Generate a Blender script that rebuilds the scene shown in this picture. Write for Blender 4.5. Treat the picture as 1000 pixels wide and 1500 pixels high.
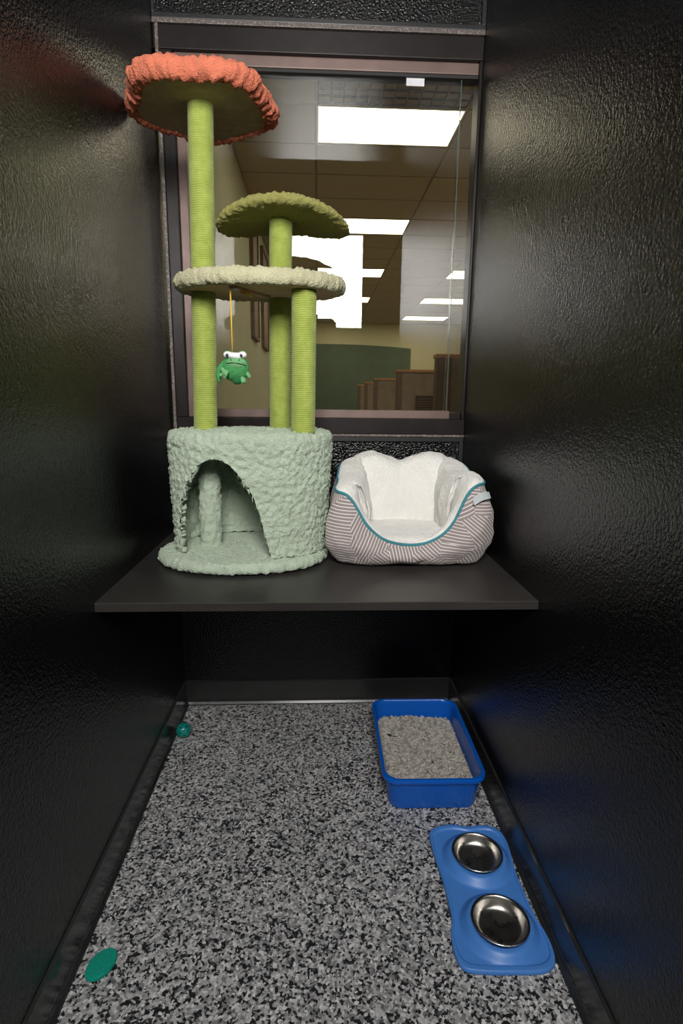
import bpy, bmesh, math, random
import numpy as np
from mathutils import Matrix, Vector
PI = math.pi
for o in list(bpy.data.objects): bpy.data.objects.remove(o)
SC = bpy.context.scene
COL = SC.collection
random.seed(4); RNG = np.random.default_rng(4)

# ------------------------------------------------------------------ camera, world, exposure
cd = bpy.data.cameras.new('camera'); cam = bpy.data.objects.new('camera', cd); COL.objects.link(cam)
cd.sensor_fit = 'VERTICAL'; cd.sensor_height = 36.0; cd.lens = 807.22 / 1500 * 36
cam.matrix_world = (Matrix.Translation((0.5422, -2.1073, 1.2380)) @ Matrix.Rotation(-0.044651, 4, 'Z')
                    @ Matrix.Rotation(1.371071, 4, 'X') @ Matrix.Rotation(0.0106916, 4, 'Z'))
cd.clip_start = 0.02
SC.camera = cam
world = bpy.data.worlds.new('dim_corridor'); SC.world = world; world.use_nodes = True
world.node_tree.nodes['Background'].inputs[0].default_value = (1.0, 0.96, 0.9, 1)
world.node_tree.nodes['Background'].inputs[1].default_value = 0.025
SC.view_settings.view_transform = 'Standard'; SC.view_settings.look = 'None'
SC.view_settings.gamma = 1.0; SC.view_settings.use_curve_mapping = False
SC.view_settings.exposure = 0.0
SOFTBOX_STRENGTH = 52.0
PANEL_STRENGTH = 6.5

W = 1.1                # width of the kennel; x = 0 left wall, y = 0 back wall, z = 0 floor
YF = -1.75             # open front of the kennel
ZS = 0.748             # top of the shelf

# ------------------------------------------------------------------ helpers
class NT:
    def __init__(s, name):
        s.m = bpy.data.materials.new(name); s.m.use_nodes = True; s.t = s.m.node_tree
        s.b = s.t.nodes['Principled BSDF']; s.out = s.t.nodes['Material Output']
    def n(s, kind, **kw):
        nd = s.t.nodes.new(kind)
        for k, v in kw.items():
            if k.startswith('i_'):
                key = k[2:]; nd.inputs[int(key) if key.isdigit() else key].default_value = v
            else: setattr(nd, k, v)
        return nd
    def l(s, a, b): s.t.links.new(a, b)
    def coord(s, which='Object'):
        if not hasattr(s, '_c'): s._c = s.n('ShaderNodeTexCoord')
        return s._c.outputs[which]
    def noise(s, scale, detail=2, rough=.5, which='Object'):
        nd = s.n('ShaderNodeTexNoise', i_Scale=scale, i_Detail=detail, i_Roughness=rough); s.l(s.coord(which), nd.inputs['Vector']); return nd
    def voro(s, scale, which='Object', **kw):
        nd = s.n('ShaderNodeTexVoronoi', i_Scale=scale, **kw); s.l(s.coord(which), nd.inputs['Vector']); return nd
    def ramp(s, fac, stops, interp='LINEAR'):
        r = s.n('ShaderNodeValToRGB'); r.color_ramp.interpolation = interp
        e = r.color_ramp.elements
        while len(e) < len(stops): e.new(0.5)
        for el, (p, c) in zip(e, stops): el.position = p; el.color = (*c, 1) if len(c) == 3 else c
        s.l(fac, r.inputs[0]); return r.outputs[0]
    def mathn(s, op, a, b=None, clamp=False):
        nd = s.n('ShaderNodeMath', operation=op, use_clamp=clamp)
        for i, x in enumerate((a, b)):
            if x is None: continue
            if isinstance(x, (int, float)): nd.inputs[i].default_value = x
            else: s.l(x, nd.inputs[i])
        return nd.outputs[0]
    def mix(s, fac, a, b):
        nd = s.n('ShaderNodeMix', data_type='RGBA')
        for i, x in ((0, fac), (6, a), (7, b)):
            if isinstance(x, (int, float)): nd.inputs[i].default_value = x
            elif isinstance(x, tuple): nd.inputs[i].default_value = (*x, 1)
            else: s.l(x, nd.inputs[i])
        return nd.outputs[2]
    def bump(s, h, strength=.5, dist=.001, prev=None):
        nd = s.n('ShaderNodeBump', i_Strength=strength, i_Distance=dist); s.l(h, nd.inputs['Height'])
        if prev is not None: s.l(prev, nd.inputs['Normal'])
        s.l(nd.outputs[0], s.b.inputs['Normal']); return nd.outputs[0]
    def set(s, color=None, rough=None, metal=None, spec=None, sheen=None, coat=None):
        b = s.b
        if color is not None:
            if isinstance(color, tuple): b.inputs['Base Color'].default_value = (*color, 1)
            else: s.l(color, b.inputs['Base Color'])
        if rough is not None:
            if isinstance(rough, (int, float)): b.inputs['Roughness'].default_value = rough
            else: s.l(rough, b.inputs['Roughness'])
        if metal is not None: b.inputs['Metallic'].default_value = metal
        if spec is not None: b.inputs['Specular IOR Level'].default_value = spec
        if sheen is not None: b.inputs['Sheen Weight'].default_value = sheen; b.inputs['Sheen Roughness'].default_value = .5
        if coat is not None: b.inputs['Coat Weight'].default_value = coat
        return s

def simple(name, color, rough=.6, metal=0, var=.12, vscale=30, bump=None, spec=None, sheen=None):
    t = NT(name); nz = t.noise(vscale, 3)
    lo = tuple(c * (1 - var) for c in color); hi = tuple(min(1, c * (1 + var)) for c in color)
    t.set(t.ramp(nz.outputs['Fac'], [(.3, lo), (.7, hi)]), rough, metal, spec, sheen)
    if bump: t.bump(t.noise(bump[0], 3).outputs['Fac'], bump[1], bump[2])
    return t.m

def link(o, parent=None):
    COL.objects.link(o)
    if parent is not None: o.parent = parent
    return o
def tag(o, label=None, cat=None, group=None, kind=None):
    if label: o['label'] = label
    if cat: o['category'] = cat
    if group: o['group'] = group
    if kind: o['kind'] = kind
    return o
def thing(name, loc, label, cat, group=None):
    o = bpy.data.objects.new(name, None); o.empty_display_size = .05; o.location = loc
    link(o); return tag(o, label, cat, group)
def world_loc(o):
    v = Vector((0, 0, 0))
    while o is not None: v += o.location; o = o.parent
    return v
def obj(name, V, F, mat, parent=None, smooth=False, origin=None):
    """one mesh object; V in world coordinates"""
    V = np.asarray(V, float).reshape(-1, 3)
    org = np.array(origin if origin is not None else (world_loc(parent) if parent is not None else (0, 0, 0)), float)
    me = bpy.data.meshes.new(name); me.from_pydata((V - org).tolist(), [], F); me.validate()
    bm = bmesh.new(); bm.from_mesh(me); bmesh.ops.recalc_face_normals(bm, faces=bm.faces); bm.to_mesh(me); bm.free()
    if smooth: me.polygons.foreach_set('use_smooth', [True] * len(me.polygons))
    me.materials.append(mat)
    o = bpy.data.objects.new(name, me); link(o, parent)
    o.location = Vector(org) - (world_loc(parent) if parent is not None else Vector((0, 0, 0)))
    return o
def box_vf(lo, hi, off=0):
    x0, y0, z0 = lo; x1, y1, z1 = hi
    V = [(x0,y0,z0),(x1,y0,z0),(x1,y1,z0),(x0,y1,z0),(x0,y0,z1),(x1,y0,z1),(x1,y1,z1),(x0,y1,z1)]
    F = [(0,3,2,1),(4,5,6,7),(0,1,5,4),(1,2,6,5),(2,3,7,6),(3,0,4,7)]
    return V, [tuple(i + off for i in f) for f in F]
def box(name, lo, hi, mat, parent=None, bevel=0.0, seg=2):
    V, F = box_vf(lo, hi); c = None
    if parent is None: c = ((lo[0]+hi[0])/2, (lo[1]+hi[1])/2, lo[2])
    o = obj(name, V, F, mat, parent, origin=c)
    if bevel:
        m = o.modifiers.new('bevel', 'BEVEL'); m.width = bevel; m.segments = seg; m.limit_method = 'ANGLE'
    return o
def boxes(name, L, mat, parent=None):
    V, F = [], []
    for lo, hi in L:
        v, f = box_vf(lo, hi, len(V)); V += v; F += f
    return obj(name, V, F, mat, parent)
def loft(loops, cap0=False, cap1=False, closed=True):
    """loops: (m, n, 3) -> verts, faces"""
    L = np.asarray(loops, float); m, n, _ = L.shape
    V = L.reshape(-1, 3); F = []
    for i in range(m - 1):
        for j in range(n if closed else n - 1):
            k = (j + 1) % n
            F.append((i*n+j, i*n+k, (i+1)*n+k, (i+1)*n+j))
    if cap0: F.append(tuple(range(n))[::-1])
    if cap1: F.append(tuple((m-1)*n + j for j in range(n)))
    return V, F
def lathe(prof, c, n=48):
    a = np.linspace(0, 2*PI, n, endpoint=False)
    return [[(c[0] + r*math.cos(t), c[1] + r*math.sin(t), c[2] + z) for t in a] for r, z in prof]
def tube(P, r, n=10, closed=False):
    P = [Vector(p) for p in P]; m = len(P); R = r if hasattr(r, '__len__') else [r] * m
    loops = []; up = Vector((0, 0, 1)); prev = None
    for i in range(m):
        a = P[(i-1) % m] if (closed or i > 0) else P[i]; b = P[(i+1) % m] if (closed or i < m-1) else P[i]
        d = (b - a).normalized()
        if prev is None:
            s = d.cross(up)
            if s.length < 1e-3: s = d.cross(Vector((1, 0, 0)))
            s.normalize()
        else:
            s = prev - d * prev.dot(d); s.normalize()
        prev = s; t = d.cross(s)
        loops.append([tuple(P[i] + (s*math.cos(2*PI*k/n) + t*math.sin(2*PI*k/n)) * R[i]) for k in range(n)])
    if closed: loops.append(loops[0]); return loft(loops)
    return loft(loops, True, True)
def ellipsoid(c, r, nu=24, nv=14, rot=None):
    V = []
    for i in range(nv + 1):
        ph = -PI/2 + PI*i/nv; ph = max(-PI/2+.03, min(PI/2-.03, ph))
        for j in range(nu):
            t = 2*PI*j/nu; p = Vector((r[0]*math.cos(ph)*math.cos(t), r[1]*math.cos(ph)*math.sin(t), r[2]*math.sin(ph)))
            if rot: p = rot @ p
            V.append(tuple(p + Vector(c)))
    return loft(np.array(V).reshape(nv+1, nu, 3), True, True)
def catmull(P, n, closed=False):
    P = np.asarray(P, float); m = len(P); out = []
    segs = m if closed else m - 1
    for i in range(segs):
        g = lambda k: P[k % m] if closed else P[min(max(k, 0), m-1)]
        p0, p1, p2, p3 = g(i-1), g(i), g(i+1), g(i+2)
        for k in range(n):
            t = k / n
            out.append(.5*((2*p1) + (p2-p0)*t + (2*p0-5*p1+4*p2-p3)*t*t + (3*p1-p0-3*p2+p3)*t**3))
    if not closed: out.append(P[-1])
    return np.array(out)
def sstep(a, b, x):
    t = np.clip((np.asarray(x, float) - a) / (b - a), 0, 1); return t*t*(3 - 2*t)
TEXC = {}
def dtex(kind, scale, depth=2):
    k = (kind, scale, depth)
    if k not in TEXC:
        t = bpy.data.textures.new('%s_%g' % (kind.lower(), scale), kind); t.noise_scale = scale
        if kind == 'CLOUDS': t.noise_depth = depth
        TEXC[k] = t
    return TEXC[k]
def displace(o, kind, scale, strength, mid=.5, depth=2):
    m = o.modifiers.new('relief', 'DISPLACE'); m.texture = dtex(kind, scale, depth); m.strength = strength; m.mid_level = mid; m.texture_coords = 'LOCAL'
    return m
def fade_group(o, w):
    g = o.vertex_groups.new(name='fade')
    for x in sorted(set(w)): g.add([i for i, q in enumerate(w) if q == x], x, 'REPLACE')
    for m in o.modifiers:
        if m.type == 'DISPLACE': m.vertex_group = 'fade'

# ------------------------------------------------------------------ materials
def black_wall(name, base, rough, bscale, bstr, bdist):
    t = NT(name)
    nz = t.noise(3.0, 3)
    t.set(t.ramp(nz.outputs['Fac'], [(.35, tuple(c*.8 for c in base)), (.65, tuple(c*1.2 for c in base))]), None, 0, .42)
    t.set(rough=rough)
    t.bump(t.noise(bscale, 2, .55).outputs['Fac'], bstr, bdist)
    return t.m
M = {}
M['wall'] = black_wall('black_textured_panel', (.006, .006, .0062), .2, 150, 1.0, .0020)
M['wall_back'] = black_wall('black_pebbled_panel', (.004, .004, .0042), .08, 140, 1.0, .0027)
M['shelf'] = black_wall('black_satin_laminate', (.030, .027, .0255), .4, 300, .25, .0006)
M['base'] = black_wall('black_rubber_base', (.024, .024, .024), .22, 6, .02, .002)
M['trimblack'] = simple('black_plastic_trim', (.02, .02, .021), .35)
M['bronze'] = simple('dark_bronze_metal', (.017, .0135, .013), .32, 0, .2, 18, spec=.25)
M['mauve'] = simple('brown_anodised_metal', (.17, .115, .10), .4, .3, .15, 12)
M['gasket'] = simple('black_gasket', (.01, .01, .01), .6)
def chipped():
    t = NT('chipped_metal_edge')
    f = t.noise(160, 4, .7).outputs['Fac']
    t.set(t.ramp(f, [(.50, (.10, .08, .073)), (.72, (.40, .37, .35))]), .5, .2); return t.m
M['chip'] = chipped()
def floor_mat():
    t = NT('speckled_rubber_floor')
    dn = t.noise(160, 2, .6)
    add = t.n('ShaderNodeMix', data_type='VECTOR'); add.inputs[0].default_value = .006
    t.l(t.coord(), add.inputs[4]); t.l(dn.outputs['Color'], add.inputs[5])
    v1 = t.n('ShaderNodeTexVoronoi', i_Scale=175.0); t.l(add.outputs[1], v1.inputs['Vector'])
    v2 = t.n('ShaderNodeTexVoronoi', i_Scale=95.0); t.l(add.outputs[1], v2.inputs['Vector'])
    s1 = t.n('ShaderNodeSeparateColor'); t.l(v1.outputs['Color'], s1.inputs[0])
    s2 = t.n('ShaderNodeSeparateColor'); t.l(v2.outputs['Color'], s2.inputs[0])
    dark = t.mathn('ADD', t.mathn('MULTIPLY', s1.outputs[0], .6), t.mathn('MULTIPLY', s2.outputs[0], .4))
    light = t.ramp(s1.outputs[1], [(0, (.20, .20, .205)), (.25, (.32, .32, .325)), (.5, (.43, .43, .43)), (.75, (.54, .54, .535)), (.92, (.66, .66, .65))], 'CONSTANT')
    dk = t.ramp(s1.outputs[2], [(0, (.012, .012, .014)), (.6, (.028, .028, .032)), (.85, (.09, .09, .095))], 'CONSTANT')
    col = t.mix(t.mathn('LESS_THAN', dark, .385), light, dk)
    t.set(col, .55, 0, .35)
    t.bump(v1.outputs['Distance'], .25, .001)
    return t.m
M['floor'] = floor_mat()

def fleece(name, c, scale=1.0, sheen=.35, contrast=.16):
    t = NT(name)
    v = t.voro(230*scale); n = t.noise(420*scale, 3, .65); big = t.noise(14, 3)
    f = t.mathn('ADD', t.mathn('MULTIPLY', n.outputs['Fac'], .6), t.mathn('MULTIPLY', big.outputs['Fac'], .4))
    lo = tuple(x*(1-contrast) for x in c); hi = tuple(min(1, x*(1+contrast)) for x in c)
    t.set(t.ramp(f, [(.32, lo), (.68, hi)]), 1.0, 0, .1, sheen)
    t.b.inputs['Sheen Tint'].default_value = (*[min(1, x*1.3+.1) for x in c], 1)
    b1 = t.bump(v.outputs['Distance'], .6, .004)
    t.bump(n.outputs['Fac'], .7, .0025, b1)
    return t.m
M['mint'] = fleece('mint_fleece', (.45, .535, .42))
M['cream'] = fleece('pale_sage_fleece', (.53, .51, .335))
M['olive'] = fleece('olive_fleece', (.30, .29, .095))
M['salmon'] = fleece('coral_fleece', (.66, .195, .115))
M['white_fleece'] = fleece('white_plush', (.84, .825, .79), .8, .3, .06)
M['board'] = simple('brown_board', (.52, .37, .23), .8, 0, .12, 40)
M['board_dark'] = simple('olive_brown_board', (.42, .33, .19), .85, 0, .12, 40)
def sisal():
    t = NT('lime_sisal_rope')
    n = t.noise(900, 3, .7); n2 = t.noise(40, 3)
    f = t.mathn('ADD', t.mathn('MULTIPLY', n.outputs['Fac'], .6), t.mathn('MULTIPLY', n2.outputs['Fac'], .4))
    t.set(t.ramp(f, [(.3, (.22, .285, .045)), (.55, (.345, .415, .085)), (.75, (.52, .57, .17))]), .75, 0, .2, .25)
    t.bump(n.outputs['Fac'], .5, .001); return t.m
M['sisal'] = sisal()

def glass():
    t = NT('window_glass'); t.t.nodes.remove(t.b)
    tr = t.n('ShaderNodeBsdfTransparent'); tr.inputs[0].default_value = (.955, .965, .955, 1)
    gl = t.n('ShaderNodeBsdfGlossy'); gl.inputs['Roughness'].default_value = 0.0
    geo = t.n('ShaderNodeNewGeometry')
    ior = t.mathn('ADD', t.mathn('MULTIPLY', geo.outputs['Backfacing'], 1/1.5 - 1.5), 1.5)
    fr = t.n('ShaderNodeFresnel'); t.l(ior, fr.inputs['IOR'])
    mx = t.n('ShaderNodeMixShader'); t.l(fr.outputs[0], mx.inputs[0]); t.l(tr.outputs[0], mx.inputs[1]); t.l(gl.outputs[0], mx.inputs[2])
    t.l(mx.outputs[0], t.out.inputs['Surface']); return t.m
M['glass'] = glass()
M['glass_edge'] = simple('green_glass_edge', (.10, .13, .11), .2)
def emit(name, col, strength):
    t = NT(name); t.t.nodes.remove(t.b)
    e = t.n('ShaderNodeEmission'); e.inputs[0].default_value = (*col, 1); e.inputs[1].default_value = strength
    t.l(e.outputs[0], t.out.inputs['Surface']); return t.m
M['panel_light'] = emit('fluorescent_diffuser', (1.0, .89, .63), PANEL_STRENGTH)
M['softbox'] = emit('softbox_diffuser', (1.0, .975, .94), SOFTBOX_STRENGTH)

# ------------------------------------------------------------------ kennel shell
def struct(o): o['kind'] = 'structure'; return o
struct(box('floor', (-.06, YF, -.05), (W+.06, .06, 0), M['floor']))
struct(box('wall_left', (-.06, YF, 0), (0, .06, 2.75), M['wall']))
struct(box('wall_right', (W, YF, 0), (W+.06, .06, 2.75), M['wall']))
struct(boxes('wall_back', [((0, 0, 0), (W, .06, 1.104)), ((0, 0, 2.452), (W, .06, 2.75))], M['wall_back']))
struct(box('ceiling', (-.06, YF, 2.75), (W+.06, .06, 2.80), M['wall']))

# cove bases: profile (out from wall, height)
CP = [(0, 0), (.017, 0), (.016, .004), (.010, .012), (.0065, .024), (.0055, .040), (.0055, .098), (.004, .103), (0, .105)]
def cove(name, p0, p1, nrm):
    loops = []
    for p in (p0, p1):
        loops.append([(p[0] + nrm[0]*a, p[1] + nrm[1]*a, b) for a, b in CP])
    V, F = loft(loops, True, True); return struct(obj(name, V, F, M['base']))
cove('baseboard_left', (0, YF), (0, 0), (1, 0))
cove('baseboard_right', (W, YF), (W, 0), (-1, 0))
cove('baseboard_back', (.0056, 0), (W-.0056, 0), (0, -1))
# panel edge channels around the lower and upper back panels, corner battens
struct(box('trim_1', (.0, -.010, 1.086), (W, 0, 1.104), M['trimblack'], bevel=.002))
struct(box('trim_2', (W-.016, -.010, .77), (W, 0, 1.086), M['trimblack'], bevel=.002))
struct(box('trim_3', (.0, -.010, .77), (.012, 0, 1.086), M['trimblack'], bevel=.002))
struct(box('trim_4', (.0, -.010, 2.452), (W, 0, 2.468), M['trimblack'], bevel=.002))
struct(box('trim_5', (W-.014, -.010, 2.468), (W, 0, 2.75), M['trimblack'], bevel=.002))
struct(box('trim_6', (.0, -.010, 2.468), (.010, 0, 2.75), M['trimblack'], bevel=.002))

# ------------------------------------------------------------------ window
win = bpy.data.objects.new('window_1', None); link(win); win.location = (W/2, 0, 1.106); win['kind'] = 'structure'
Z0, Z1 = 1.106, 2.452
box('frame_head', (.0, -.004, 2.368), (W, .075, 2.438), M['bronze'], win, .003)
box('head_edge', (.0, -.012, 2.438), (W, .05, 2.452), M['chip'], win, .002)
box('frame_jamb', (.019, -.002, 1.172), (.060, .075, 2.368), M['bronze'], win, .003)
box('jamb_edge', (.008, -.010, 1.114), (.019, .05, 2.438), M['chip'], win, .002)
box('frame_jamb', (W-.010, .0, 1.172), (W, .075, 2.368), M['bronze'], win, .002)
box('frame_sill', (.019, -.012, 1.114), (W, .075, 1.172), M['bronze'], win, .003)
box('sill_edge', (.0, -.016, 1.1045), (W, .05, 1.114), M['chip'], win, .002)
box('sash_rail', (.060, .012, 2.332), (W-.010, .07, 2.368), M['mauve'], win, .003)
box('gasket', (.092, .016, 2.322), (W-.010, .06, 2.332), M['gasket'], win, .001)
box('sash_stile', (.060, .012, 1.172), (.092, .07, 2.332), M['mauve'], win, .003)
box('sash_rail', (.092, .010, 1.172), (1.046, .045, 1.203), M['mauve'], win, .003)
box('sash_rail', (1.047, .022, 1.172), (W-.010, .070, 1.196), M['bronze'], win, .002)
box('pane', (.088, .026, 1.200), (1.034, .032, 2.326), M['glass'], win)
box('pane_edge', (1.034, .0255, 1.203), (1.0365, .0325, 2.322), M['glass_edge'], win)
box('pane', (1.031, .046, 1.194), (W-.008, .052, 2.326), M['glass'], win)
st = box('sticker', (.844, .0235, 2.298), (.906, .0258, 2.3215), simple('white_paper_sticker', (.72, .70, .74), .6))
tag(st, 'small white torn paper sticker at the top of the window pane', 'sticker')

# ------------------------------------------------------------------ hall seen through the window
HX0, HX1, HY1, HZ = -.25, 6.2, 15.5, 3.54
M['hceil'] = simple('beige_ceiling_tile', (.50, .45, .375), .9, 0, .04, 60)
M['hgrid'] = simple('ceiling_grid_bar', (.40, .355, .29), .7)
M['hwall'] = simple('cream_wall', (.62, .58, .38), .8, 0, .03, 4)
M['hwallg'] = simple('pale_green_wall', (.42, .42, .31), .8, 0, .03, 4)
M['hfloor'] = simple('brown_hall_floor', (.24, .18, .12), .5, 0, .12, 6)
M['hgreen'] = simple('sage_green_paint', (.10, .14, .098), .7, 0, .06, 5)
M['hpanel'] = simple('brown_laminate', (.23, .172, .125), .55, 0, .12, 8)
M['hpost'] = simple('dark_brown_laminate', (.13, .085, .055), .55, 0, .1, 8)
M['hcap'] = simple('orange_wood_cap', (.42, .21, .085), .5, 0, .12, 8)
M['hvent'] = simple('dark_vent_metal', (.05, .032, .028), .5)
struct(box('floor_hallway', (HX0-.1, .1, -.05), (HX1, HY1, 0), M['hfloor']))
hc = struct(box('ceiling_hallway', (HX0-.1, .1, HZ+.012), (HX1, HY1, HZ+.1), M['hgrid']))
struct(box('wall_hallway_left', (HX0-.1, .1, 0), (HX0, HY1, HZ+.012), M['hwallg']))
struct(box('wall_hallway_right', (HX1, .1, 0), (HX1+.1, HY1, HZ+.012), M['hwall']))
struct(box('wall_hallway_far', (HX0-.1, HY1, 0), (HX1+.1, HY1+.1, HZ+.012), M['hwall']))
struct(box('wall_hallway_near', (W+.06, .06, 0), (HX1, .1, HZ+.012), M['hwall']))
struct(box('wall_hallway_above', (HX0, .06, 2.80), (W+.06, .1, HZ+.012), M['hwall']))
struct(box('wall_hallway_corner', (HX0-.1, .06, 0), (-.06, .1, HZ+.012), M['hwall']))
TX, TY = 1.22, .6875
LY = [2.83 + 2.75*k for k in range(5)]
light_cells = set()
tile_me = None
for i in range(-1, 5):
    for j in range(-4, 19):
        x0 = .525 + TX*i; y0 = 2.83 + TY*j
        x1 = min(x0 + TX, HX1); xa = max(x0, HX0)
        if y0 + TY > HY1 or y0 < .1 or x1 - xa < .2: continue
        if j % 4 == 0 and j >= 0 and i in (0, 2, 4): continue
        if j == -1 and i == 0: continue
        if xa == x0 and x1 == x0 + TX:
            if tile_me is None:
                t = box('ceiling_tile', (x0+.012, y0+.012, HZ), (x1-.012, y0+TY-.012, HZ+.014), M['hceil'], hc); tile_me = (t.data, (x0, y0), t.location.copy())
            else:
                t = bpy.data.objects.new('ceiling_tile', tile_me[0]); link(t, hc)
                t.location = tile_me[2] + Vector((x0 - tile_me[1][0], y0 - tile_me[1][1], 0))
        else:
            box('ceiling_tile', (xa+.005, y0+.012, HZ), (x1-.012, y0+TY-.012, HZ+.014), M['hceil'], hc)
M['lframe'] = simple('white_light_frame', (.6, .56, .48), .5)
names = {0: 'nearest the window', 1: 'second from the window', 2: 'third from the window', 3: 'fourth from the window', 4: 'farthest, by the cream wall'}
def ceil_light(x0, y0, label):
    x1, y1 = x0 + 1.215, y0 + .66
    L = thing('ceiling_light', ((x0+x1)/2, (y0+y1)/2, HZ+.012), label, 'ceiling light', 'fluorescent panels on the hall ceiling')
    b = .018
    boxes('frame', [((x0, y0, HZ-.006), (x1, y0+b, HZ+.012)), ((x0, y1-b, HZ-.006), (x1, y1, HZ+.012)),
                    ((x0, y0+b, HZ-.006), (x0+b, y1-b, HZ+.012)), ((x1-b, y0+b, HZ-.006), (x1, y1-b, HZ+.012))], M['lframe'], L)
    box('diffuser', (x0+b, y0+b, HZ-.002), (x1-b, y1-b, HZ+.012), M['panel_light'], L)
for k, y in enumerate(LY): ceil_light(.528, y, 'lit fluorescent panel in the middle row of the hall ceiling, %s' % names[k])
rn = {2: 'largest of that row', 3: 'second of that row', 4: 'smallest of that row'}
for k in (2, 3, 4): ceil_light(2.968, LY[k], 'lit fluorescent panel in the right row of the hall ceiling, %s' % rn[k])
ceil_light(2.968, LY[0], 'unseen fluorescent panel added to light the hall, right ceiling row, beside the nearest middle panel')  # this panel and the next are out of view, added to even the hall light
ceil_light(2.968, LY[1], 'unseen fluorescent panel added to light the hall, right ceiling row, beside the second middle panel')
for k in range(4): ceil_light(4.95, LY[k], 'unseen fluorescent panel added to light the hall, by the right wall, ' + names[k])  # extra row hidden from the camera, added so the hall is lit evenly
# egg-crate grid of thin slats on the hall ceiling
gx0, gx1, gy0, gy1 = .53, 1.14, 2.16, 2.80
G = thing('ceiling_vent', ((gx0+gx1)/2, (gy0+gy1)/2, HZ+.012), 'grey slat grid on the hall ceiling in front of the nearest light panel', 'vent')
M['grille'] = simple('grey_grille', (.16, .145, .12), .6)
box('backing', (.528, gy0, HZ+.004), (1.74, gy1, HZ+.012), M['hgrid'], G)
for k in range(13):
    x = .54 + k*(1.18/12); box('slat', (x, gy0, HZ-.012), (x+.008, gy1, HZ+.004), M['grille'], G)
for k in range(7):
    y = gy0 + k*(.63/6); box('slat', (.54, y, HZ-.011), (1.728, y+.008, HZ+.003), M['grille'], G)
# painted green area on the far wall (raised panel with a gently falling top edge)
xs = np.linspace(HX0+.005, 3.42, 40)
top = 2.93 - .10*np.clip((xs-1.0)/2.4, 0, 1)**2
V = [(x, HY1-.03, .0) for x in xs] + [(x, HY1-.03, z) for x, z in zip(xs, top)] + [(x, HY1, .0) for x in xs] + [(x, HY1, z) for x, z in zip(xs, top)]
n = len(xs); F = []
for k in range(n-1):
    F += [(k, k+1, n+k+1, n+k), (2*n+k, 3*n+k, 3*n+k+1, 2*n+k+1), (n+k, n+k+1, 3*n+k+1, 3*n+k)]
F += [(n-1, 3*n-1, 4*n-1, 2*n-1), (0, n, 3*n, 2*n)]
tag(obj('wall_panel', V, F, M['hgreen']), 'large sage green panel with curved top on the far hall wall', 'wall panel')
# low partitions
PY = [2.9, 5.4, 8.4, 10.5, 12.6]
pl = ['tallest-looking brown partition with orange cap at the right window edge', 'wide brown partition with orange cap and a dark vent low on it',
      'middle one of the five orange-capped brown partitions in the hall', 'narrow brown partition, fourth from the right in the hall', 'smallest, farthest brown partition with orange cap, against the green panel']
for k, y in enumerate(PY):
    P = thing('partition', (2.8, y+.06, 0), pl[k], 'partition', 'stepped brown partitions in the hall')
    box('post', (1.60, y, 0), (1.665, y+.12, 1.615), M['hpost'], P, .003)
    box('panel', (1.668, y+.012, 0), (4.0, y+.108, 1.615), M['hpanel'], P)
    box('cap', (1.59, y-.012, 1.615), (4.01, y+.132, 1.65), M['hcap'], P, .004)
    if k == 0: box('post', (1.72, y-.004, 0), (1.735, y+.02, 1.615), M['hpost'], P)
    if k == 1:
        v = box('vent', (1.86, y-.006, .98), (2.16, y+.012, 1.312), M['hvent'], P)
        for q in range(9): box('louver', (1.872, y-.012, 1.0+q*.033), (2.148, y-.004, 1.012+q*.033), M['hpost'], v)
# wooden boards on the left hall wall
M['hwood'] = simple('brown_wood_board', (.21, .125, .075), .6, 0, .2, 12)
for k, (a, b) in enumerate(((4.80, 5.42), (6.02, 6.85))):
    Bd = thing('wall_board', (HX0, (a+b)/2, 1.97), ('nearer' if k == 0 else 'farther') + ' of two tall brown wooden boards on the left hall wall', 'board', 'wooden boards on the left hall wall')
    box('panel', (HX0+.001, a+.04, 2.01), (HX0+.03, b-.04, 3.26), M['hwood'], Bd)
    boxes('frame', [((HX0+.001, a, 1.97), (HX0+.045, a+.04, 3.3)), ((HX0+.001, b-.04, 1.97), (HX0+.045, b, 3.3)),
                    ((HX0+.001, a+.04, 1.97), (HX0+.045, b-.04, 2.01)), ((HX0+.001, a+.04, 3.26), (HX0+.045, b-.04, 3.3))], M['hpost'], Bd)

# ------------------------------------------------------------------ softbox lamp behind the photographer (its reflection shows in the window)
sx0, sx1, sz0, sz1, sy = .245, .91, 1.84, 2.56, -2.70
S = thing('softbox_lamp', (.5775, sy-.3, 0), 'white glowing softbox lamp on a stand, seen reflected in the window', 'lamp')
box('diffuser', (sx0, sy-.004, sz0), (sx1, sy, sz1), M['softbox'], S)
M['cloth'] = simple('black_nylon', (.012, .012, .013), .7)
cxs, czs = (sx0+sx1)/2, (sz0+sz1)/2
def rect(a, b, y): return [(cxs-a, y, czs-b), (cxs+a, y, czs-b), (cxs+a, y, czs+b), (cxs-a, y, czs+b)]
hw, hh = (sx1-sx0)/2+.01, (sz1-sz0)/2+.01
V, F = loft([rect(hw-.009, hh-.009, sy-.02), rect(hw-.009, hh-.009, sy+.02), rect(hw, hh, sy+.02), rect(hw, hh, sy-.01), rect(.09, .09, sy-.36), rect(.08, .08, sy-.36)], False, True)
obj('hood', V, F, M['cloth'], S)
V, F = loft([[(x, y, z) for (x, z) in [(cxs+.07*math.cos(a), czs+.07*math.sin(a)) for a in np.linspace(0, 2*PI, 20, endpoint=False)]] for y in (sy-.36, sy-.55)], True, True)
obj('lamp_head', V, F, M['trimblack'], S, True)
V, F = tube([(cxs, sy-.45, .35), (cxs, sy-.45, czs-.06)], .016); obj('pole', V, F, M['trimblack'], S, True)
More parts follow.
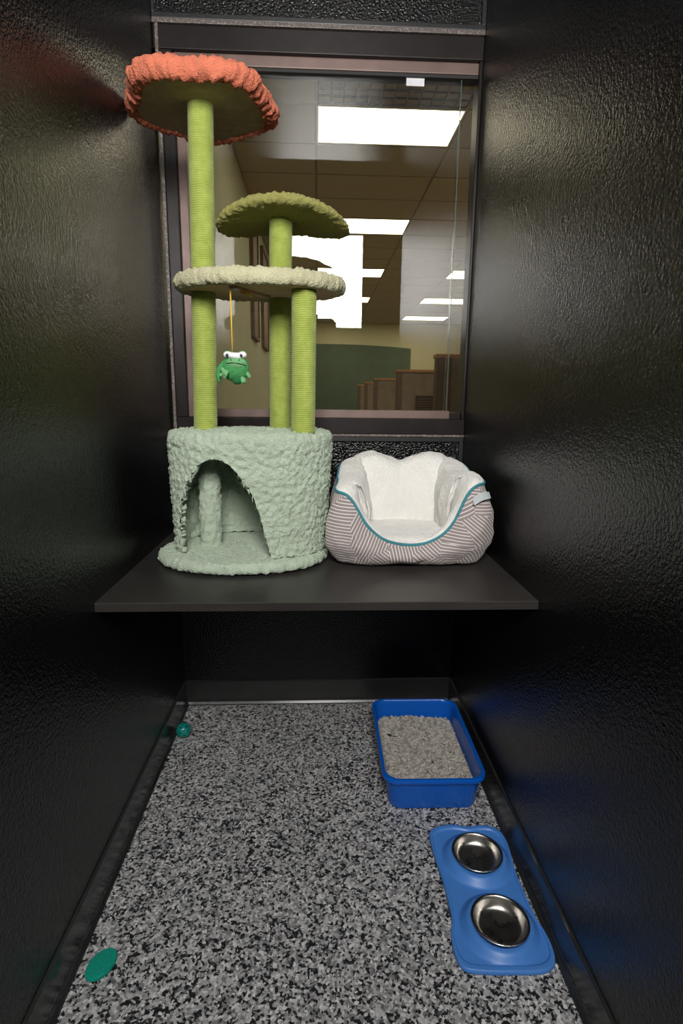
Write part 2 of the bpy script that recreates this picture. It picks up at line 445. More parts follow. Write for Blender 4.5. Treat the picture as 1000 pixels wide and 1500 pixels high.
for k in range(3):
    a = 2*PI*k/3 + PI/2 + PI/3
    V, F = tube([(cxs, sy-.45, .75), (cxs+.45*math.cos(a), sy-.45+.45*math.sin(a), .012)], .011); obj('leg', V, F, M['trimblack'], S, True)
struct(box('floor_corridor', (-1.2, -4.2, -.05), (2.3, YF, -.001), simple('grey_corridor_floor', (.10, .10, .10), .6)))

# ------------------------------------------------------------------ shelf
prof = [(.0, .726), (-.814, .726), (-.814, .7295), (-.8122, .7302), (-.814, .7310), (-.814, .7350), (-.8122, .7358), (-.814, .7366), (-.814, .7405), (-.8122, .7413), (-.814, .7421), (-.814, .7465), (-.8125, ZS), (.0, ZS)]
V, F = loft([[(.0005, y, z) for y, z in prof], [(W-.0005, y, z) for y, z in prof]], True, True)
sh = obj('shelf', V, F, M['shelf'], origin=(W/2, -.4, .726))
tag(sh, 'black plywood shelf with layered front edge spanning the kennel walls', 'shelf')

# ------------------------------------------------------------------ cat tree
T = thing('cat_tree', (.317, -.41, ZS), 'cat tree with mint fleece house, lime rope posts and coral flower top', 'cat tree')
def superell(c, rx, ry, n, e=2.0, wob=None):
    out = []
    for k in range(n):
        t = 2*PI*k/n; co, si = math.cos(t), math.sin(t); p = 2/e
        w = wob(t) if wob else 1
        out.append((c[0] + rx*w*math.copysign(abs(co)**p, co), c[1] + ry*w*math.copysign(abs(si)**p, si)))
    return out
def padloft(outline_fn, prof):
    """prof: (scale, inset, z)"""
    loops = []
    for s, z in prof:
        loops.append([(x, y, z if not callable(z) else z(x, y)) for x, y in outline_fn(s)])
    return loft(loops, True, True)
def fleece_obj(name, V, F, mat, parent, curl=.016, amp=.006, big=.003):
    o = obj(name, V, F, mat, parent, True)
    displace(o, 'CLOUDS', .045, big, .5, 1)
    displace(o, 'VORONOI', curl*1.15, -amp*2.0, .4); displace(o, 'CLOUDS', .007, amp*.9, .5, 1)
    return o
# base disc
c = (.314, -.41)
pr = [(.02, ZS+.004), (.3, ZS+.004), (.7, ZS+.004), (.93, ZS+.004), (.965, ZS+.006), (.985, ZS+.009), (.995, ZS+.018), (.985, ZS+.027), (.965, ZS+.034), (.935, ZS+.0375)]
pr += [(s, ZS+.038) for s in np.linspace(.9, .02, 45)]
V, F = padloft(lambda s: superell(c, .264*s, .212*s, 380, 2.15), pr)
fleece_obj('base_disc', V, F, M['mint'], T, .014, .005)
# house shell with an arched doorway
ZB, ZT = .786, 1.148
door = catmull([(3.779, .77), (3.779, .81), (3.787, .872), (3.875, .946), (4.014, 1.002), (4.189, 1.05), (4.355, 1.072), (4.494, 1.072), (4.616, 1.05), (4.712, 1.01), (4.808, .95), (4.878, .886), (4.939, .826), (4.974, .794), (4.985, .77)], 6)
def inside(px, py, poly):
    r = False; n = len(poly); j = n-1
    for i in range(n):
        xi, yi = poly[i]; xj, yj = poly[j]
        if (yi > py) != (yj > py) and px < (xj-xi)*(py-yi)/(yj-yi)+xi: r = not r
        j = i
    return r
NTH = 400
zs = list(np.linspace(ZB, ZT-.03, 84))
prof = [(1.0, z) for z in zs] + [(1-.005, ZT-.020), (1-.018, ZT-.010), (1-.04, ZT-.003), (1-.07, ZT)] + [(s, ZT+.004*(1-s)) for s in np.linspace(.9, .02, 46)]
loops = []; TH = [2*PI*k/NTH for k in range(NTH)]
for s, z in prof:
    f = np.clip((z-.785)/(1.15-.785), 0, 1)
    loops.append([(x, y, z) for x, y in superell((.335+.005*f, -.39), (.235+.015*f)*s, (.18+.01*f)*s, NTH, 2.3)])
L = np.array(loops)
V = L.reshape(-1, 3).copy()
ins = np.zeros((len(prof), NTH), bool)
for i in range(84):
    for j in range(NTH):
        if 3.6 < TH[j] < 5.1 and zs[i] < 1.09: ins[i, j] = inside(TH[j], zs[i], door)
F = []
for i in range(len(prof)-1):
    for j in range(NTH):
        k = (j+1) % NTH
        if ins[i, j] and ins[i, k] and ins[i+1, k] and ins[i+1, j]: continue
        F.append((i*NTH+j, i*NTH+k, (i+1)*NTH+k, (i+1)*NTH+j))
F.append(tuple((len(prof)-1)*NTH+j for j in range(NTH)))
# pull verts just inside the opening back onto the arch curve
dd = np.array(door)
for i in range(84):
    for j in range(NTH):
        if ins[i, j]:
            d2 = ((dd[:, 0]-TH[j])*.2)**2 + (dd[:, 1]-zs[i])**2; q = int(d2.argmin())
            if d2[q] < .008**2:
                th, z = dd[q]; z = max(z, ZB); f = np.clip((z-.785)/(1.15-.785), 0, 1)
                co, si = math.cos(th), math.sin(th); p = 2/2.3
                V[i*NTH+j] = (.335+.005*f+(.235+.015*f)*math.copysign(abs(co)**p, co), -.39+(.18+.01*f)*math.copysign(abs(si)**p, si), z)
ho = obj('house', V, F, M['mint'], T, True)
bm = bmesh.new(); bm.from_mesh(ho.data); bmesh.ops.delete(bm, geom=[v for v in bm.verts if not v.link_faces], context='VERTS'); bm.to_mesh(ho.data); bm.free()
ho.data.polygons.foreach_set('use_smooth', [True]*len(ho.data.polygons))
sm = ho.modifiers.new('thickness', 'SOLIDIFY'); sm.thickness = .018; sm.offset = -1
displace(ho, 'CLOUDS', .05, .004, .5, 1); displace(ho, 'VORONOI', .0155, -.0115, .4); displace(ho, 'CLOUDS', .006, .006, .5, 1)
# rope posts
def rope(name, p0, p1, r, parent, pitch=.0058):
    p0 = np.array(p0); p1 = np.array(p1); h = p1[2]-p0[2]; n = 40; m = int(h/pitch*5)
    loops = []
    for i in range(m+1):
        z = h*i/m; ctr = p0 + (p1-p0)*i/m
        loops.append([(ctr[0] + (r + 0.0019*(abs(math.cos(PI*(z/pitch - j/n)))-.6))*math.cos(2*PI*j/n),
                       ctr[1] + (r + 0.0019*(abs(math.cos(PI*(z/pitch - j/n)))-.6))*math.sin(2*PI*j/n), ctr[2]) for j in range(n)])
    V, F = loft(loops, True, True); return obj(name, V, F, M['sisal'], parent, True)
PT0, PT1 = (.203, -.40, ZT-.002), (.222, -.40, 2.028)
lerp = lambda a, b, t: tuple(np.array(a) + (np.array(b)-np.array(a))*t)
ZM0, ZM1 = 1.541, 1.578
tA = (ZM0-PT0[2])/(PT1[2]-PT0[2])
rope('post', PT0, PT1, .0345, T)
rope('post', (.500, -.49, ZT-.002), (.505, -.49, ZM0+.006), .0345, T)
rope('post', (.423, -.30, ZT-.002), (.427, -.30, ZM0+.012), .0345, T)
rope('post', (.427, -.30, ZM1-.004), (.431, -.30, 1.775), .0345, T)
V, F = loft(lathe([(.034, ZS+.03), (.034, .9), (.034, 1.0), (.034, 1.1), (.034, ZT-.012)], (.21, -.40, 0), 60), True, True)
ip = [(.034, z) for z in np.linspace(ZS+.034, ZT-.014, 70)]
V, F = loft(lathe(ip, (.208, -.40, 0), 60), True, True)
fleece_obj('inner_post', V, F, M['mint'], T, .014, .005)
# middle platform (a touch of tilt, far side higher)
MC = (.378, -.40); MRX, MRY = .247, .195
tilt = lambda z: (lambda x, y: z + .04*(y-MC[1]))
pr = [(.02, ZM0+.006), (.5, ZM0+.006), (.86, ZM0+.006), (.875, ZM0+.001), (.91, ZM0-.002), (.95, ZM0-.001), (.985, ZM0+.006), (1.0, ZM0+.018), (.992, ZM0+.030), (.965, ZM0+.039), (.93, ZM0+.043)] + [(s, ZM0+.042) for s in np.linspace(.9, .02, 36)]
V, F = padloft(lambda s: superell(MC, MRX*s, MRY*s, 360, 2.1), [(s, tilt(z)) for s, z in pr])
pm = fleece_obj('platform', V, F, M['cream'], T, .013, .005)
V, F = padloft(lambda s: superell(MC, MRX*s, MRY*s, 96, 2.1), [(s, tilt(z)) for s, z in [(.01, ZM0-.001), (.88, ZM0-.001), (.885, ZM0+.002), (.885, ZM0+.012), (.01, ZM0+.012)]])
pb = obj('underside_board', V, F, M['board'], pm)
# toy strip with cord knot under the platform
zt = lambda y: ZM0-.001 + .04*(y-MC[1])
a, b = Vector((.314, -.545, zt(-.545)-.004)), Vector((.395, -.36, zt(-.36)-.004))
d = (b-a).normalized(); s = Vector((-d.y, d.x, 0))*.008; u = Vector((0, 0, .004))
V = [tuple(p+q*s+w*u) for p in (a, b) for q, w in ((-1, -1), (1, -1), (1, 1), (-1, 1))]
ts = obj('toy_strip', V, [(0, 1, 2, 3), (7, 6, 5, 4), (0, 4, 5, 1), (1, 5, 6, 2), (2, 6, 7, 3), (3, 7, 4, 0)], simple('tan_wood_strip', (.50, .31, .20), .7), pb)
M['cord'] = simple('yellow_elastic', (.72, .42, .06), .6)
for q in (.06, .9):
    p = a.lerp(b, q); boxV, boxF = ellipsoid((p.x, p.y, p.z-.003), (.014, .009, .005), 12, 8); obj('tape', boxV, boxF, simple('grey_tape', (.36, .33, .3), .4), ts, True)
V, F = tube([tuple(a.lerp(b, .22)+Vector((.0, 0, -.005))), tuple(a.lerp(b, .30)+Vector((.012, -.004, -.010))), tuple(a.lerp(b, .36)+Vector((.016, .0, -.016)))], [.004, .0055, .003], 8)
obj('cord_knot', V, F, M['cord'], ts, True)
# olive leaf cushion, drooping at both ends
OC = (.438, -.30); ORX, ORY = .202, .155
def droop(dz):
    return lambda x, y: 1.766 + dz*.55 - .042*((x-OC[0])/ORX)**2 - .018*((x-OC[0])/ORX) * 0 + .004*((OC[1]-y)/ORY)
pr = [(s, 0.0) for s in np.linspace(.02, .86, 30)] + [(.90, .002), (.94, .007), (.975, .016), (.99, .026), (.985, .036), (.96, .046), (.92, .052)] + [(s, .055+.004*(1-s)) for s in np.linspace(.88, .02, 34)]
V, F = padloft(lambda s: superell(OC, ORX*s, ORY*s, 320, 2.2), [(s, droop(z)) for s, z in pr])
fleece_obj('leaf_cushion', V, F, M['olive'], T, .013, .005)
ring = [(x, y, droop(.028)(x, y)) for x, y in superell(OC, ORX*1.0, ORY*1.0, 90, 2.2)]
# coral flower cushion
FC = (.218, -.362); FZ = 2.022
wob = lambda t: 1 + .062*math.cos(5*(t-4.136)) + .012*math.cos(2*t+.6)
pr = [(.02, FZ+.006), (.5, FZ+.006), (.775, FZ+.006), (.79, FZ+.001), (.83, FZ-.006), (.88, FZ-.006), (.93, FZ+.0), (.97, FZ+.012), (.985, FZ+.024), (.97, FZ+.036), (.93, FZ+.044), (.88, FZ+.048), (.82, FZ+.045), (.76, FZ+.04)] + [(s, FZ+.038) for s in np.linspace(.7, .02, 28)]
def fl(s): return superell(FC, .212*s, .208*s, 340, 2.0, wob)
V, F = padloft(fl, pr)
fc = fleece_obj('flower_cushion', V, F, M['salmon'], T, .015, .008, .006)
V, F = padloft(lambda s: superell(FC, .212*s, .208*s, 120, 2.0, wob), [(.01, FZ), (.80, FZ), (.805, FZ+.003), (.805, FZ+.012), (.01, FZ+.012)])
obj('underside_board', V, F, M['board_dark'], fc)

# ------------------------------------------------------------------ frog toy
fx, fy = .312, -.53
FR = thing('plush_frog', (fx, fy, 1.279), 'small green plush frog toy hanging on a yellow cord under the platform', 'toy')
M['frog'] = fleece('green_plush', (.085, .36, .12), 2, .3, .12)
M['frog_light'] = fleece('light_green_plush', (.20, .50, .22), 2, .3, .1)
M['frog_dark'] = fleece('dark_green_plush', (.03, .17, .055), 2, .2, .1)
M['frog_white'] = simple('white_felt', (.82, .82, .82), .9)
M['ink'] = simple('black_thread', (.01, .012, .01), .6)
M['pupil'] = simple('dark_violet_felt', (.03, .015, .05), .4)
V, F = tube([(fx-.004, fy, 1.547), (fx-.0035, fy, 1.46), (fx-.003, fy, 1.362)], .0021, 8); obj('cord', V, F, M['cord'], FR, True)
V, F = ellipsoid((fx+.004, fy, 1.322), (.038, .034, .037), 36, 22); bd = obj('body', V, F, M['frog'], FR, True)
V, F = ellipsoid((fx+.009, fy-.012, 1.333), (.029, .026, .020), 30, 18); obj('muzzle', V, F, M['frog_light'], bd, True)
V, F = tube([(fx-.012, fy-.020, 1.356), (fx-.004, fy-.026, 1.3545), (fx+.008, fy-.029, 1.353), (fx+.020, fy-.026, 1.353), (fx+.028, fy-.019, 1.3535)], [.0075, .0085, .0085, .0085, .0075], 14); ey = obj('eye_band', V, F, M['frog_white'], FR, True)
for e in (-1, 1):
    V, F = ellipsoid((fx+.007+e*.020, fy-.021, 1.356), (.0115, .010, .009), 18, 12); obj('eye', V, F, M['frog_white'], ey, True)
    V, F = ellipsoid((fx+.006+e*.0185, fy-.0325, 1.3535), (.0042, .0025, .0047), 14, 10); obj('pupil', V, F, M['pupil'], ey, True)
    V, F = ellipsoid((fx+.007+e*.019, fy-.013, 1.361), (.0125, .0105, .0065), 18, 10); obj('eyelid', V, F, M['frog'], ey, True)
    V, F = ellipsoid((fx+.009+e*.011, fy-.0375, 1.342), (.0017, .0012, .0014), 8, 6); obj('nostril', V, F, M['ink'], bd, True)
def on_muzzle(u):
    x = fx+.009+.026*u; z = 1.3335 - .0035*u*u - .002*u; y = fy-.012-.026*math.sqrt(max(.02, 1-(u*.9)**2)) - .0008
    return (x, y, z)
V, F = tube([on_muzzle(u) for u in np.linspace(-1, 1, 15)], .0011, 6); obj('mouth', V, F, M['ink'], bd, True)
def limb(name, P, R, mat): V, F = tube(catmull(P, 5), np.interp(np.linspace(0, len(R)-1, (len(P)-1)*5+1), range(len(R)), R), 12); return obj(name, V, F, mat, FR, True)
limb('arm', [(fx-.024, fy-.006, 1.334), (fx-.036, fy-.010, 1.318), (fx-.041, fy-.010, 1.300), (fx-.036, fy-.012, 1.284)], [.009, .009, .0075, .004], M['frog'])
hd = limb('hand', [(fx-.026, fy-.026, 1.314), (fx-.018, fy-.034, 1.307), (fx-.011, fy-.036, 1.304)], [.006, .010, .008], M['frog_light'])
for q, (dx, dz) in enumerate(((-.008, .008), (-.013, -.006), (-.003, -.010))):
    V, F = ellipsoid((fx-.017+dx, fy-.034, 1.308+dz), (.0052, .005, .0052), 12, 8); obj('finger', V, F, M['frog_light'], hd, True)
limb('arm', [(fx+.032, fy-.004, 1.316), (fx+.040, fy-.010, 1.304), (fx+.046, fy-.012, 1.296)], [.006, .006, .003], M['frog_light'])
limb('foot', [(fx+.002, fy-.012, 1.296), (fx+.010, fy-.022, 1.289), (fx+.022, fy-.024, 1.290)], [.009, .012, .009], M['frog_dark'])
limb('foot', [(fx+.024, fy-.016, 1.294), (fx+.028, fy-.024, 1.287), (fx+.030, fy-.026, 1.281)], [.007, .009, .005], M['frog_light'])

# ------------------------------------------------------------------ pet bed
BX, BY, BA, BB = .818, -.343, .258, .208
B = thing('pet_bed', (BX, BY, ZS), 'grey striped pet bed with white plush lining and teal piping', 'pet bed')
def pattern():
    t = NT('grey_straw_pattern'); uv = t.coord('UV')
    v = t.n('ShaderNodeTexVoronoi', i_Scale=14.0, voronoi_dimensions='2D'); t.l(uv, v.inputs['Vector'])
    sc = t.n('ShaderNodeSeparateColor'); t.l(v.outputs['Color'], sc.inputs[0])
    ang = t.mathn('MULTIPLY', t.mathn('ADD', t.mathn('FLOOR', t.mathn('MULTIPLY', sc.outputs[0], 5)), .35), PI/5)
    sx = t.n('ShaderNodeSeparateXYZ'); t.l(uv, sx.inputs[0])
    s = t.mathn('ADD', t.mathn('MULTIPLY', sx.outputs[0], t.mathn('COSINE', ang)), t.mathn('MULTIPLY', sx.outputs[1], t.mathn('SINE', ang)))
    fr = t.mathn('FRACT', t.mathn('ADD', t.mathn('MULTIPLY', s, 108.0), sc.outputs[1]))
    line = t.mathn('LESS_THAN', fr, .27)
    t.set(t.mix(line, (.285, .235, .228), (.72, .69, .67)), .85, 0, .2, .15)
    nz = t.noise(26, 3, .6); t.bump(nz.outputs['Fac'], .35, .012)
    return t.m
M['straw'] = pattern()
NB = 360
def pathpt(t):
    co, si = math.cos(t), math.sin(t); p = 2/5.0
    return math.copysign(abs(co)**p, co), math.copysign(abs(si)**p, si)
# resample by arc length
tt = np.linspace(0, 2*PI, 4001); pp = np.array([pathpt(t) for t in tt]) * (BA, BB)
ar = np.concatenate([[0], np.cumsum(np.hypot(*np.diff(pp, axis=0).T))]); tot = ar[-1]
ss = np.linspace(0, tot, NB, endpoint=False)
PX = np.interp(ss, ar, pp[:, 0]); PYb = np.interp(ss, ar, pp[:, 1])
dx = np.roll(PX, -3)-np.roll(PX, 3); dy = np.roll(PYb, -3)-np.roll(PYb, 3); ln = np.hypot(dx, dy)
NX, NY = dy/ln, -dx/ln
U, Vv = PX/BA, PYb/BB
# rim height over the shelf
def rim(u, v):
    back = .255 + .030*np.abs(np.sin(PI*(u*.98)))**.6              # two puffs along the back
    side = np.where(u < 0, .215, .242) + (.27 - np.where(u < 0, .215, .242))*sstep(-.9, .4, v) - .016*np.exp(-((v+.05)/.3)**2)
    dip = np.interp(u, [-1, -.86, -.74, -.66, -.54, -.42, -.3, -.15, 0, .14, .28, .40, .50, .57, .62, .68, .86, 1], [.205, .203, .200, .180, .127, .096, .076, .065, .061, .064, .077, .098, .128, .165, .200, .222, .244, .245])
    wf = sstep(.90, .985, -v); wb = sstep(.90, .985, v)
    h = side*(1-wf)*(1-wb) + dip*wf + back*wb
    return h
H = rim(U, Vv)
k = np.ones(7)/7; Hs = np.convolve(np.concatenate([H[-20:], H, H[:20]]), k, 'same')[20:-20]; H = Hs
bulge = .030*np.clip(H/.2, .35, 1) + .016*(U < -.9)*np.clip(-Vv*.8+.3, 0, 1)
bulge = np.convolve(np.concatenate([bulge[-20:], bulge, bulge[:20]]), np.ones(15)/15, 'same')[20:-20]
loops, uvs = [], []
NO = 26
for i in range(NO+1):
    s = i/NO; z = H*s
    off = -.028*(1-s)**3 + bulge*np.sin(PI*min(1, s*1.05))**.9 * (1-.35*s) if 0 < s < .95 else (np.full(NB, -.028) if s == 0 else bulge*.1*(1-s)*8)
    off = off - .020*s*s
    loops.append(np.stack([BX+PX+NX*off, BY+PYb+NY*off, ZS+.008+z], 1)); uvs.append(np.stack([ss, z], 1))
def taper(A):
    A = np.array(A, float); w = np.clip((A[..., 1]-(BY-BB))/(2*BB), -.1, 1.1)
    A[..., 0] = BX + .016*w + (A[..., 0]-BX)*(1-.17*w)
    # the soft side is pressed in where it leans on the cat tree
    y = A[..., 1]; low = A[..., 2] < ZS+.055
    cx_ = np.where(low, .316, .34); cy_ = np.where(low, -.41, -.39); rx_ = np.where(low, .272, .262); ry_ = np.where(low, .220, .200)
    q = 1-np.abs((y-cy_)/ry_)**2.3
    lim = np.where(q > 0, cx_ + rx_*np.clip(q, 0, 1)**(1/2.3), -9) + .006
    A[..., 0] = np.maximum(A[..., 0], lim); return A
L = taper(loops)
piping_path = L[-1].copy()
V, F = loft(L, True, False)
so = obj('outer_cover', V, F, M['straw'], B, True)
uvl = so.data.uv_layers.new(name='UVMap'); UVA = np.array(uvs).reshape(-1, 2)
for p in so.data.polygons:
    us = [UVA[so.data.loops[l].vertex_index] for l in p.loop_indices]; umax = max(u[0] for u in us)
    for l, u in zip(p.loop_indices, us):
        uvl.data[l].uv = (u[0] + (tot if (umax > tot*.8 and u[0] < tot*.2) else 0), u[1])
displace(so, 'CLOUDS', .05, .014, .5, 2)
fade_group(so, [max(0.0, min(1.0, (NO-i)/5)) for i in range(NO+1) for _ in range(NB)])
# lining
off0 = (bulge*0 - .020)
T_ = np.clip(.085*np.clip((H-.05)/.15, .25, 1), .02, .1)
lump = 1 + .22*np.abs(np.sin(PI*U*1.0))*(Vv > .8) + .12*np.abs(np.cos(PI*Vv*.9))*(np.abs(U) > .9)
loops = []
for i in range(15):
    ph = PI*i/14*.86; d = T_*lump*.5*(1-math.cos(ph)); z = H + (.020*np.clip(H/.15, .3, 1))*math.sin(ph) - .004*(i == 0)
    loops.append(np.stack([BX+PX+NX*(off0-d), BY+PYb+NY*(off0-d), ZS+.008+z], 1))
d1 = d; z1 = z; zb = np.minimum(.052, H*.75)
for i in range(1, 19):
    s = i/18; d = d1 + (.020*np.sin(PI*s)*lump + .012*s); z = z1 + (zb-z1)*s
    loops.append(np.stack([BX+PX+NX*(off0-d), BY+PYb+NY*(off0-d), ZS+.008+z], 1))
last = loops[-1]; cen = np.array([BX, BY, ZS+.050])
for s in np.linspace(.9, .02, 8):
    q = cen + (last-cen)*s; q[:, 2] = last[:, 2]*s + (ZS+.05)*(1-s); loops.append(q)
V, F = loft(taper(loops), False, True)
li = obj('plush_lining', V, F, M['white_fleece'], B, True)
displace(li, 'CLOUDS', .09, .026, .5, 2); displace(li, 'VORONOI', .010, -.0025, .4)
fade_group(li, [min(1.0, i/7) for i in range(len(loops)) for _ in range(NB)])
# loose cushion inside
pr = [(.02, .050), (.8, .050), (.95, .054), (1.0, .064), (.985, .074), (.95, .081), (.88, .087)] + [(s, .087+.008*(1-s*s)) for s in np.linspace(.8, .02, 26)]
V, F = padloft(lambda s: superell((BX, BY-.018), (BA-.095)*s, (BB-.05)*s, 200, 3.6), [(s, ZS+z) for s, z in pr])
cu = obj('cushion', V, F, M['white_fleece'], B, True); displace(cu, 'CLOUDS', .05, .008, .5, 2); displace(cu, 'VORONOI', .010, -.0025, .4)
V, F = tube([tuple(p + np.array([0, 0, .001])) for p in piping_path[::2]], .0044, 8, True)
M['teal_pipe'] = simple('teal_piping', (.035, .22, .27), .7)
pi_ = obj('piping', V, F, M['teal_pipe'], B, True)
# care tag at the right front corner
ti = int(np.argmin((U-.80)**2 + (Vv+1.0)**2)); cols = [ti-5, ti-2, ti+1, ti+4, ti+7]
tagv = []
for o_ in (.004, .0065):
    for r_ in (NO-4, NO-3, NO-2):
        for c_ in cols: tagv.append(L[r_, c_ % NB] + np.array([NX[c_ % NB]*o_*3, NY[c_ % NB]*o_*3, 0]))
tf = []
for b_ in (0, 15):
    for r_ in range(2):
        for c_ in range(4): q = b_+r_*5+c_; tf.append((q, q+1, q+6, q+5))
obj('care_tag', tagv, tf, simple('pale_grey_tag', (.45, .49, .50), .6), B)

# ------------------------------------------------------------------ litter box
LX, LYc = .906, -.42
LB = thing('litter_box', (LX, LYc, 0), 'royal blue plastic litter box in the back right floor corner', 'litter box')
def bluepl(name, c, rough):
    t = NT(name); f = t.noise(60, 4, .6).outputs['Fac']
    t.set(t.ramp(f, [(.3, tuple(x*.93 for x in c)), (.7, c)]), rough, 0, .5); t.bump(t.noise(300, 2).outputs['Fac'], .05, .0005); return t.m
M['blue'] = bluepl('royal_blue_plastic', (.003, .105, .52), .25)
M['bluemat'] = bluepl('cornflower_silicone', (.07, .24, .66), .42)
def rr(cx, cy, a, b, r, z, n=12, ang=0.0):
    P = []
    for qx, qy, a0 in ((1, 1, 0), (-1, 1, PI/2), (-1, -1, PI), (1, -1, 1.5*PI)):
        for k in range(n):
            t = a0 + PI/2*k/(n-1); P.append((qx*(a-r) + r*math.cos(t), qy*(b-r) + r*math.sin(t)))
    return [(cx + x*math.cos(ang) - y*math.sin(ang), cy + x*math.sin(ang) + y*math.cos(ang), z) for x, y in P]
A = -.012
HR = .118
pr = [(.125, .198, .030, .001), (.135, .208, .036, .002), (.138, .211, .040, .008), (.141, .214, .041, .04), (.146, .219, .042, .08), (.149, .222, .043, HR-.016), (.158, .231, .048, HR-.017), (.1605, .2335, .050, HR-.014), (.1605, .2335, .050, HR-.004),
      (.1585, .2315, .050, HR), (.151, .224, .046, HR), (.1485, .2215, .044, HR-.003), (.146, .219, .042, HR-.014), (.142, .215, .040, .07), (.138, .211, .038, .03), (.135, .208, .035, .008), (.12, .19, .03, .005)]
V, F = loft([rr(LX, LYc, a, b, r, z, 12, A) for a, b, r, z in pr], True, True)
obj('pan', V, F, M['blue'], LB, True).data.set_sharp_from_angle(angle=.7)
# litter pellets: one heap
def heap_z(x, y): return .056 + .006*math.sin(9*x+2)*math.cos(7*y) + .004*math.sin(23*x+13*y)
def litter_mat():
    t = NT('grey_paper_pellets'); at = t.n('ShaderNodeAttribute', attribute_name='shade')
    t.set(t.ramp(at.outputs['Fac'], [(0, (.03, .04, .05)), (.012, (.05, .06, .08)), (.02, (.22, .205, .18)), (.5, (.42, .395, .35)), (1, (.60, .565, .51))]), .95, 0, .1); return t.m
V, F, SHD = [], [], []
ca, sa = math.cos(A), math.sin(A)
for sc_ in np.linspace(1, .02, 30):
    lp = rr(0, 0, .1385*sc_, .2115*sc_, .038*sc_, 0, 12, 0)
    for x, y, _ in lp: V.append((LX + x*ca - y*sa, LYc + x*sa + y*ca, heap_z(x, y) - .004)); SHD.append(.3)
for i in range(29):
    for j in range(48): F.append((i*48+j, i*48+(j+1) % 48, (i+1)*48+(j+1) % 48, (i+1)*48+j))
for q in range(5600):
    x = random.uniform(-.130, .130); y = random.uniform(-.203, .203)
    if abs(x) > .112 and abs(y) > .185 and math.hypot(abs(x)-.112, abs(y)-.185) > .018: continue
    l = random.uniform(.0045, .0090); r = random.uniform(.0017, .0025)
    yaw = random.uniform(0, PI); pit = random.gauss(0, .3)
    d = Vector((math.cos(yaw)*math.cos(pit), math.sin(yaw)*math.cos(pit), math.sin(pit)))
    c0 = Vector((LX + x*ca - y*sa, LYc + x*sa + y*ca, heap_z(x, y) + random.uniform(-.003, .003)))
    sd = d.cross(Vector((0, 0, 1))).normalized(); up = sd.cross(d); o = len(V)
    sh_ = random.uniform(.03, 1)
    if math.hypot(x+.105, y-.09) < .008 or math.hypot(x-.02, y+.07) < .006 or random.random() < .003: sh_ = 0
    for e in (-1, 1):
        for k in range(5): V.append(tuple(c0 + d*l*e + (sd*math.cos(2*PI*k/5) + up*math.sin(2*PI*k/5))*r)); SHD.append(sh_)
    for k in range(5): F.append((o+k, o+(k+1) % 5, o+5+(k+1) % 5, o+5+k))
    F.append(tuple(o+k for k in range(4, -1, -1))); F.append(tuple(o+5+k for k in range(5)))
me = bpy.data.meshes.new('cat_litter'); org = np.array([LX, LYc, .03]); me.from_pydata((np.array(V)-org).tolist(), [], F)
at = me.attributes.new('shade', 'FLOAT', 'POINT'); at.data.foreach_set('value', SHD); me.materials.append(litter_mat())
lo = bpy.data.objects.new('cat_litter', me); lo.location = org; link(lo)
tag(lo, 'grey paper pellet litter heaped in the blue litter box', 'litter', kind='stuff')

# ------------------------------------------------------------------ feeding mat and bowls
out = [(.866, -.747), (.866, -.824), (.871, -.895), (.871, -.971), (.868, -1.012), (.858, -1.045), (.855, -1.092), (.869, -1.127), (.915, -1.137), (.986, -1.140), (1.045, -1.139), (1.075, -1.122), (1.084, -1.092), (1.083, -1.053), (1.076, -1.015), (1.073, -.954), (1.073, -.880), (1.080, -.824), (1.084, -.778), (1.078, -.741), (1.058, -.717), (1.025, -.711), (.985, -.715), (.945, -.706), (.905, -.710), (.878, -.724)]
oc = catmull(out, 10, True); BC = [(.980, -.833), (.978, -1.033)]; RBO = .0675
def mat_h(x, y, rho):
    m = min(math.hypot(x-a, y-b) for a, b in BC)
    h = .0075 + (.026-.0075)*(1-sstep(.072, .098, m))
    e = sstep(.915, .94, rho)*(1-sstep(.985, 1.0, rho))
    h = max(h, .0075 + .005*e) if rho > .9 else h
    if m < .064: h = .004
    return float(h)
mc = np.array([.972, -.925]); loops = [[(p[0], p[1], .0005) for p in mc+(oc-mc)*.3], [(p[0], p[1], .0005) for p in mc+(oc-mc)*.99], [(p[0], p[1], .003) for p in oc]]
for rho in list(1-np.linspace(.004, .1, 14)) + list(np.linspace(.885, .01, 96)):
    q = mc + (oc-mc)*rho; loops.append([(p[0], p[1], mat_h(p[0], p[1], rho)) for p in q])
V, F = loft(loops, True, True)
mt = obj('feeding_mat', V, F, M['bluemat'], smooth=True, origin=(.972, -.925, 0))
tag(mt, 'light blue silicone feeding mat with two bowl wells beside the right wall', 'feeding mat')
def steel():
    t = NT('brushed_steel'); n = t.noise(9, 4, .6)
    t.set(t.ramp(n.outputs['Fac'], [(.3, (.48, .46, .43)), (.7, (.60, .58, .55))]), t.ramp(t.noise(30, 3).outputs['Fac'], [(.3, (.24,)*3), (.7, (.34,)*3)]), 1.0); return t.m
M['steel'] = steel()
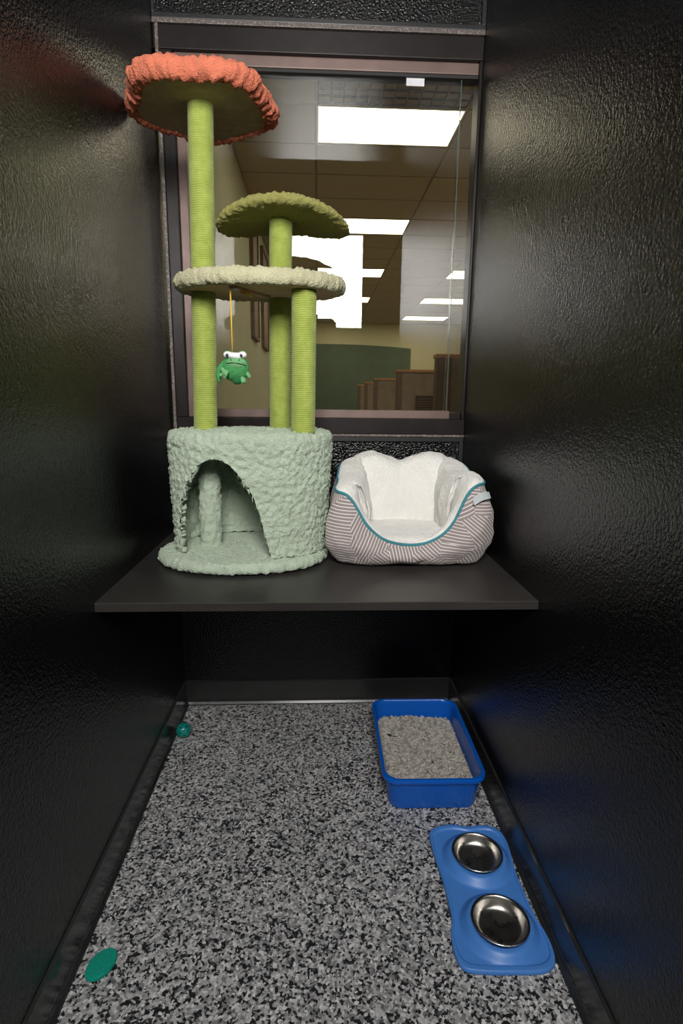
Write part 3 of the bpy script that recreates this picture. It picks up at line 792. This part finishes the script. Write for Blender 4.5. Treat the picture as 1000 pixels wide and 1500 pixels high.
for (bx, by), lb in zip(BC, ('steel bowl in the feeding mat, nearer the litter box', 'steel bowl in the feeding mat, farther from the litter box')):
    pr = [(.001, .006), (.045, .006), (.052, .010), (.057, .020), (.0605, .029), (.064, .0305), (.0675, .0315), (.0685, .0335), (.0675, .0355), (.0645, .0355), (.0620, .0335), (.0600, .029), (.0565, .020), (.0510, .0115), (.0440, .0078), (.030, .0072), (.001, .0072)]
    V, F = loft(lathe(pr, (bx, by, 0), 72)); o = obj('food_bowl', V, F, M['steel'], smooth=True, origin=(bx, by, .006))
    tag(o, lb, 'bowl', 'steel bowls in the feeding mat')

# ------------------------------------------------------------------ small toys
M['teal'] = simple('teal_plastic', (.004, .20, .17), .3, 0, .1)
bc = Vector((.046, -.233, .0275)); R = .027
bm = bmesh.new(); bmesh.ops.create_icosphere(bm, subdivisions=5, radius=R)
ico = bmesh.new(); bmesh.ops.create_icosphere(ico, subdivisions=1, radius=1); dirs = [v.co.normalized() for v in ico.verts] + [f.calc_center_median().normalized() for f in ico.faces]; ico.free()
bmesh.ops.delete(bm, geom=[f for f in bm.faces if max(f.calc_center_median().normalized().dot(d) for d in dirs) > math.cos(.115)], context='FACES')
bmesh.ops.delete(bm, geom=[v for v in bm.verts if not v.link_faces], context='VERTS')
for f in bm.faces: f.smooth = True
me = bpy.data.meshes.new('toy_ball'); bm.to_mesh(me); bm.free(); me.materials.append(M['teal'])
bo = bpy.data.objects.new('toy_ball', me); bo.location = bc; link(bo); s_ = bo.modifiers.new('wall', 'SOLIDIFY'); s_.thickness = .002; s_.offset = -1
tag(bo, 'teal perforated plastic toy ball against the left base', 'toy ball')
M['teal_felt'] = fleece('teal_felt', (.008, .34, .25), 1.5, .2, .14)
loops = []; ang = math.radians(62)
for s, z in [(.02, .001), (.6, .001), (.93, .0015), (.98, .004), (1, .007), (.98, .010), (.94, .0125)] + [(s, .0125+.0015*(1-s)) for s in np.linspace(.9, .06, 16)] + [(.03, .0105), (.01, .010)]:
    loops.append([(.066 + s*(.038*math.cos(t)*math.cos(ang) - .027*math.sin(t)*math.sin(ang)), -1.088 + s*(.038*math.cos(t)*math.sin(ang) + .027*math.sin(t)*math.cos(ang)), z) for t in np.linspace(0, 2*PI, 120, endpoint=False)])
V, F = loft(loops, True, True)
dt = obj('felt_disc', V, F, M['teal_felt'], smooth=True, origin=(.066, -1.088, 0)); displace(dt, 'CLOUDS', .006, .0012, .5, 1)
tag(dt, 'flat teal oval fuzzy disc toy on the speckled floor', 'toy')
